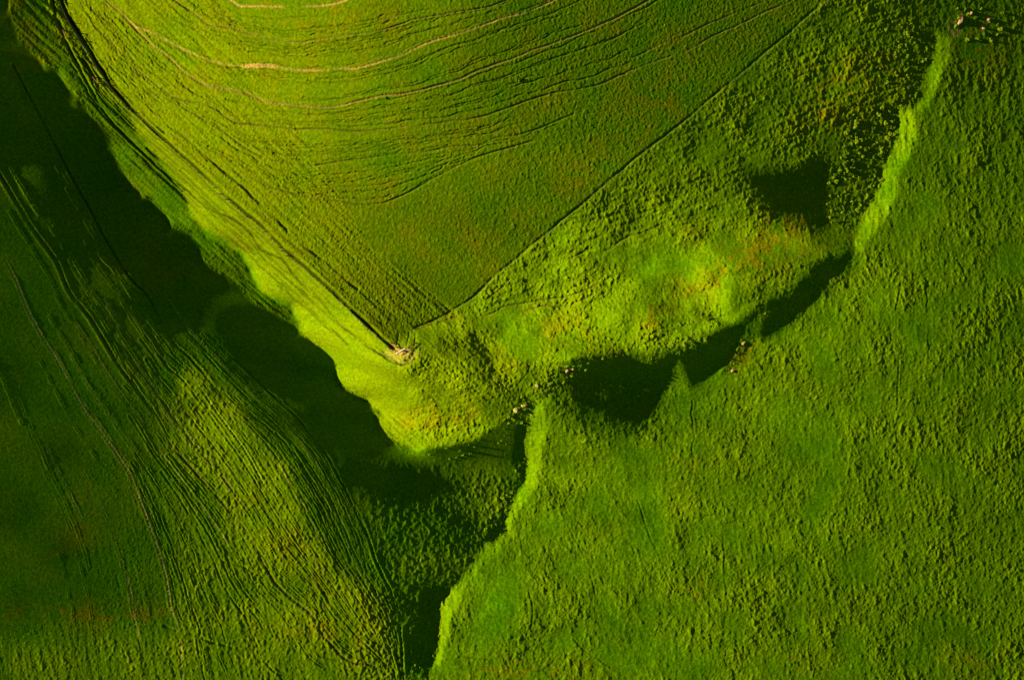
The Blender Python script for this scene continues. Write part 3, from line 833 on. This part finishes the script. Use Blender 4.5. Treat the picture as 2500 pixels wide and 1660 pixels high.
# ---------------------------------------------------------------- rocks
import bmesh
def rock_mesh(name, seed, mat):
    r = random.Random(seed)
    bm = bmesh.new()
    bmesh.ops.create_icosphere(bm, subdivisions=3, radius=1.0)
    cuts = [(Vector((r.gauss(0, 1), r.gauss(0, 1), r.gauss(0, 0.8))).normalized(), r.uniform(0.62, 0.9)) for _ in range(11)]
    for v in bm.verts:
        for n_, d in cuts:
            e = v.co.dot(n_) - d
            if e > 0:
                v.co -= n_ * e * 0.9
        v.co *= 1 + 0.04 * math.sin(9 * v.co.x + seed) * math.cos(8 * v.co.y)
    me = bpy.data.meshes.new(name)
    bm.to_mesh(me)
    bm.free()
    me.materials.append(mat)
    return me
ROCKS = [
 (1281, 988, 0.95, 0.62, 25, 0, "larger smooth pale boulder, right of the pair in the gully junction"),
 (1260, 1000, 0.85, 0.75, 70, 0, "rounded pale boulder, left of the pair in the gully junction"),
 (1311, 941, 0.6, 0.5, 10, 0, "dull olive boulder above the boulder pair, at the head of the bright strip"),
 (1385, 905, 0.62, 0.5, 60, 1, "pale pinkish rock at the left end of the shadowed centre hollow"),
 (1399, 901, 0.40, 0.34, 0, 1, "small reddish rock just right of the pale rock by the centre hollow"),
 (2345, 52, 1.3, 0.62, 68, 1, "tallest pinkish rock outcrop in the upper right corner scrub"),
 (2371, 33, 0.62, 0.5, 20, 1, "small tan rock above right of the pinkish outcrop in the corner scrub"),
 (2413, 49, 0.6, 0.45, 0, 1, "pinkish rock standing farthest right among the corner scrub"),
 (2400, 69, 0.7, 0.36, -25, 1, "flat tan rock below the farthest right rock of the corner scrub"),
 (1789, 905, 0.7, 0.45, 40, 1, "grey brown rock at the foot of the pale strip inside the diagonal gully"),
 (1815, 838, 0.8, 0.4, 55, 0, "pale rock on the dull strip inside the diagonal gully"),
]
for k, (x, y, ra, rb, a, p, label) in enumerate(ROCKS):
    o = bpy.data.objects.new("boulder", rock_mesh("boulder", k + 3, M_ROCKP if p else M_ROCK))
    o.location = at(x, y, 0.12 * rb)
    o.scale = (ra, rb, rb * 0.75)
    o.rotation_euler = (0, 0, rad(a))
    tag(o, label, "rock")
    COL.objects.link(o)

# ---------------------------------------------------------------- shrubs of the gullies
def shrub_mesh(name, seed, mat, n=95):
    r = random.Random(seed)
    vs, fs = [], []
    lobes = [(Vector((r.uniform(-.55, .55), r.uniform(-.55, .55), r.uniform(.25, .75))), r.uniform(.32, .55)) for _ in range(5)]
    for c, rad_ in lobes:
        st_v, st_f = beam((c.x * 0.15, c.y * 0.15, -0.25), c, 0.05, 0.02, 4)
        fs += [tuple(i + len(vs) for i in g) for g in st_f]
        vs += st_v
    for _ in range(n):
        c, rad_ = r.choice(lobes)
        d = Vector((r.gauss(0, 1), r.gauss(0, 1), r.gauss(0.25, 0.8))).normalized()
        p = c + d * rad_ * r.uniform(0.55, 1.05)
        p.z = max(p.z, 0.02)
        nrm = (d + Vector((r.gauss(0, .3), r.gauss(0, .3), 0.35 + r.gauss(0, .3)))).normalized()
        u = nrm.orthogonal().normalized()
        v = nrm.cross(u)
        s = r.uniform(0.13, 0.27)
        b = len(vs)
        k = 5
        for i in range(k):
            q = 2 * math.pi * i / k + r.uniform(-.3, .3)
            vs.append(p + u * math.cos(q) * s * r.uniform(.6, 1.2) + v * math.sin(q) * s * r.uniform(.6, 1.2) + nrm * r.uniform(-.04, .04))
        vs.append(p + nrm * s * 0.35)
        for i in range(k):
            fs.append((b + i, b + (i + 1) % k, b + k))
    me = bpy.data.meshes.new(name)
    me.from_pydata([tuple(q) for q in vs], [], fs)
    me.update()
    me.materials.append(mat)
    return me
SHRUBS = [shrub_mesh("shrub", 40 + k, M_LEAF if k < 4 else M_LEAFD) for k in range(7)]
CLUSTERS = [
 (92, "2060,330;2110,275;2170,250;2188,300;2178,370;2150,450;2110,520;2040,575;2015,520;2022,430;2050,400", 0.45, 0.95, "pale green shrub in the scrub band between dark hollow and bright bank", "shrubs of the long scrub band"),
 (34, "2150,40;2262,60;2262,160;2205,235;2130,190", 0.4, 0.85, "green shrub in the dark scrub patch above the long scrub band", "shrubs of the top scrub patch"),
 (20, "2320,15;2450,15;2450,112;2330,112", 0.45, 0.9, "green shrub among the pinkish rocks in the upper right corner", "shrubs among the corner rocks"),
 (32, "1688,765;1745,785;1720,830;1650,868;1590,845;1630,800", 0.4, 0.8, "olive shrub under the small scarp above the diagonal gully", "shrubs under the small scarp"),
 (56, "1345,900;1390,880;1470,862;1540,862;1480,885;1400,920;1352,950;1305,1000;1285,1040;1230,1030;1232,990;1280,965;1310,930", 0.32, 0.75, "yellow green shrub around the boulder pair where the gullies meet", "shrubs at the gully junction"),
 (30, "1262,1110;1285,1120;1262,1195;1235,1255;1195,1300;1160,1330;1135,1320;1190,1260;1240,1190", 0.3, 0.65, "small shrub on the lower gully's left bank beside its bright strip", "shrubs of the lower gully"),
 (16, "1020,1105;1150,1082;1232,1045;1238,1085;1100,1120", 0.3, 0.6, "small dull shrub in the shade below the nose of the spur", "shrubs below the spur nose"),
 (8, "1880,765;1850,825;1775,905;1760,895;1820,810;1865,762", 0.3, 0.6, "small tan green shrub on the dull strip inside the diagonal gully", "shrubs on the dull strip"),
 (6, "985,1600;1020,1600;1030,1640;985,1640", 0.3, 0.55, "small shrub at the bottom end of the lower gully", "shrubs at the gully end"),
]
rs = random.Random(5)
for n, s, r0, r1, label, group in CLUSTERS:
    poly = P(s)
    lo, hi = poly.min(0), poly.max(0)
    placed = []
    guard = 0
    while len(placed) < n and guard < 20000:
        guard += 1
        x, y = rs.uniform(lo[0], hi[0]), rs.uniform(lo[1], hi[1])
        if not inside(np.array([[x]]), np.array([[y]]), poly)[0, 0]:
            continue
        if any((x - a) ** 2 + (y - b) ** 2 < 64 for a, b in placed):
            continue
        placed.append((x, y))
        q = rs.uniform(0, 1) ** 1.6
        r = r0 + (r1 - r0) * q
        o = bpy.data.objects.new("shrub", rs.choice(SHRUBS))
        o.location = at(x, y, -0.05)
        o.scale = (r * rs.uniform(.85, 1.2), r * rs.uniform(.85, 1.2), r * rs.uniform(.32, .55))
        o.rotation_euler = (0, 0, rs.uniform(0, 6.28))
        tag(o, label, "shrub", group)
        COL.objects.link(o)
for x, y, r, label in ((1270, 196, 0.6, "lone dark shrub out in the upper crop field, below the second brown track"),
                       (943, 239, 0.4, "small lone dark shrub growing on the lower brown track of the crop field"),
                       (1277, 684, 0.6, "small dark shrub just below the straight field edge")):
    o = bpy.data.objects.new("shrub", SHRUBS[5])
    o.location = at(x, y, -0.05)
    o.scale = (r, r, r)
    tag(o, label, "shrub")
    COL.objects.link(o)
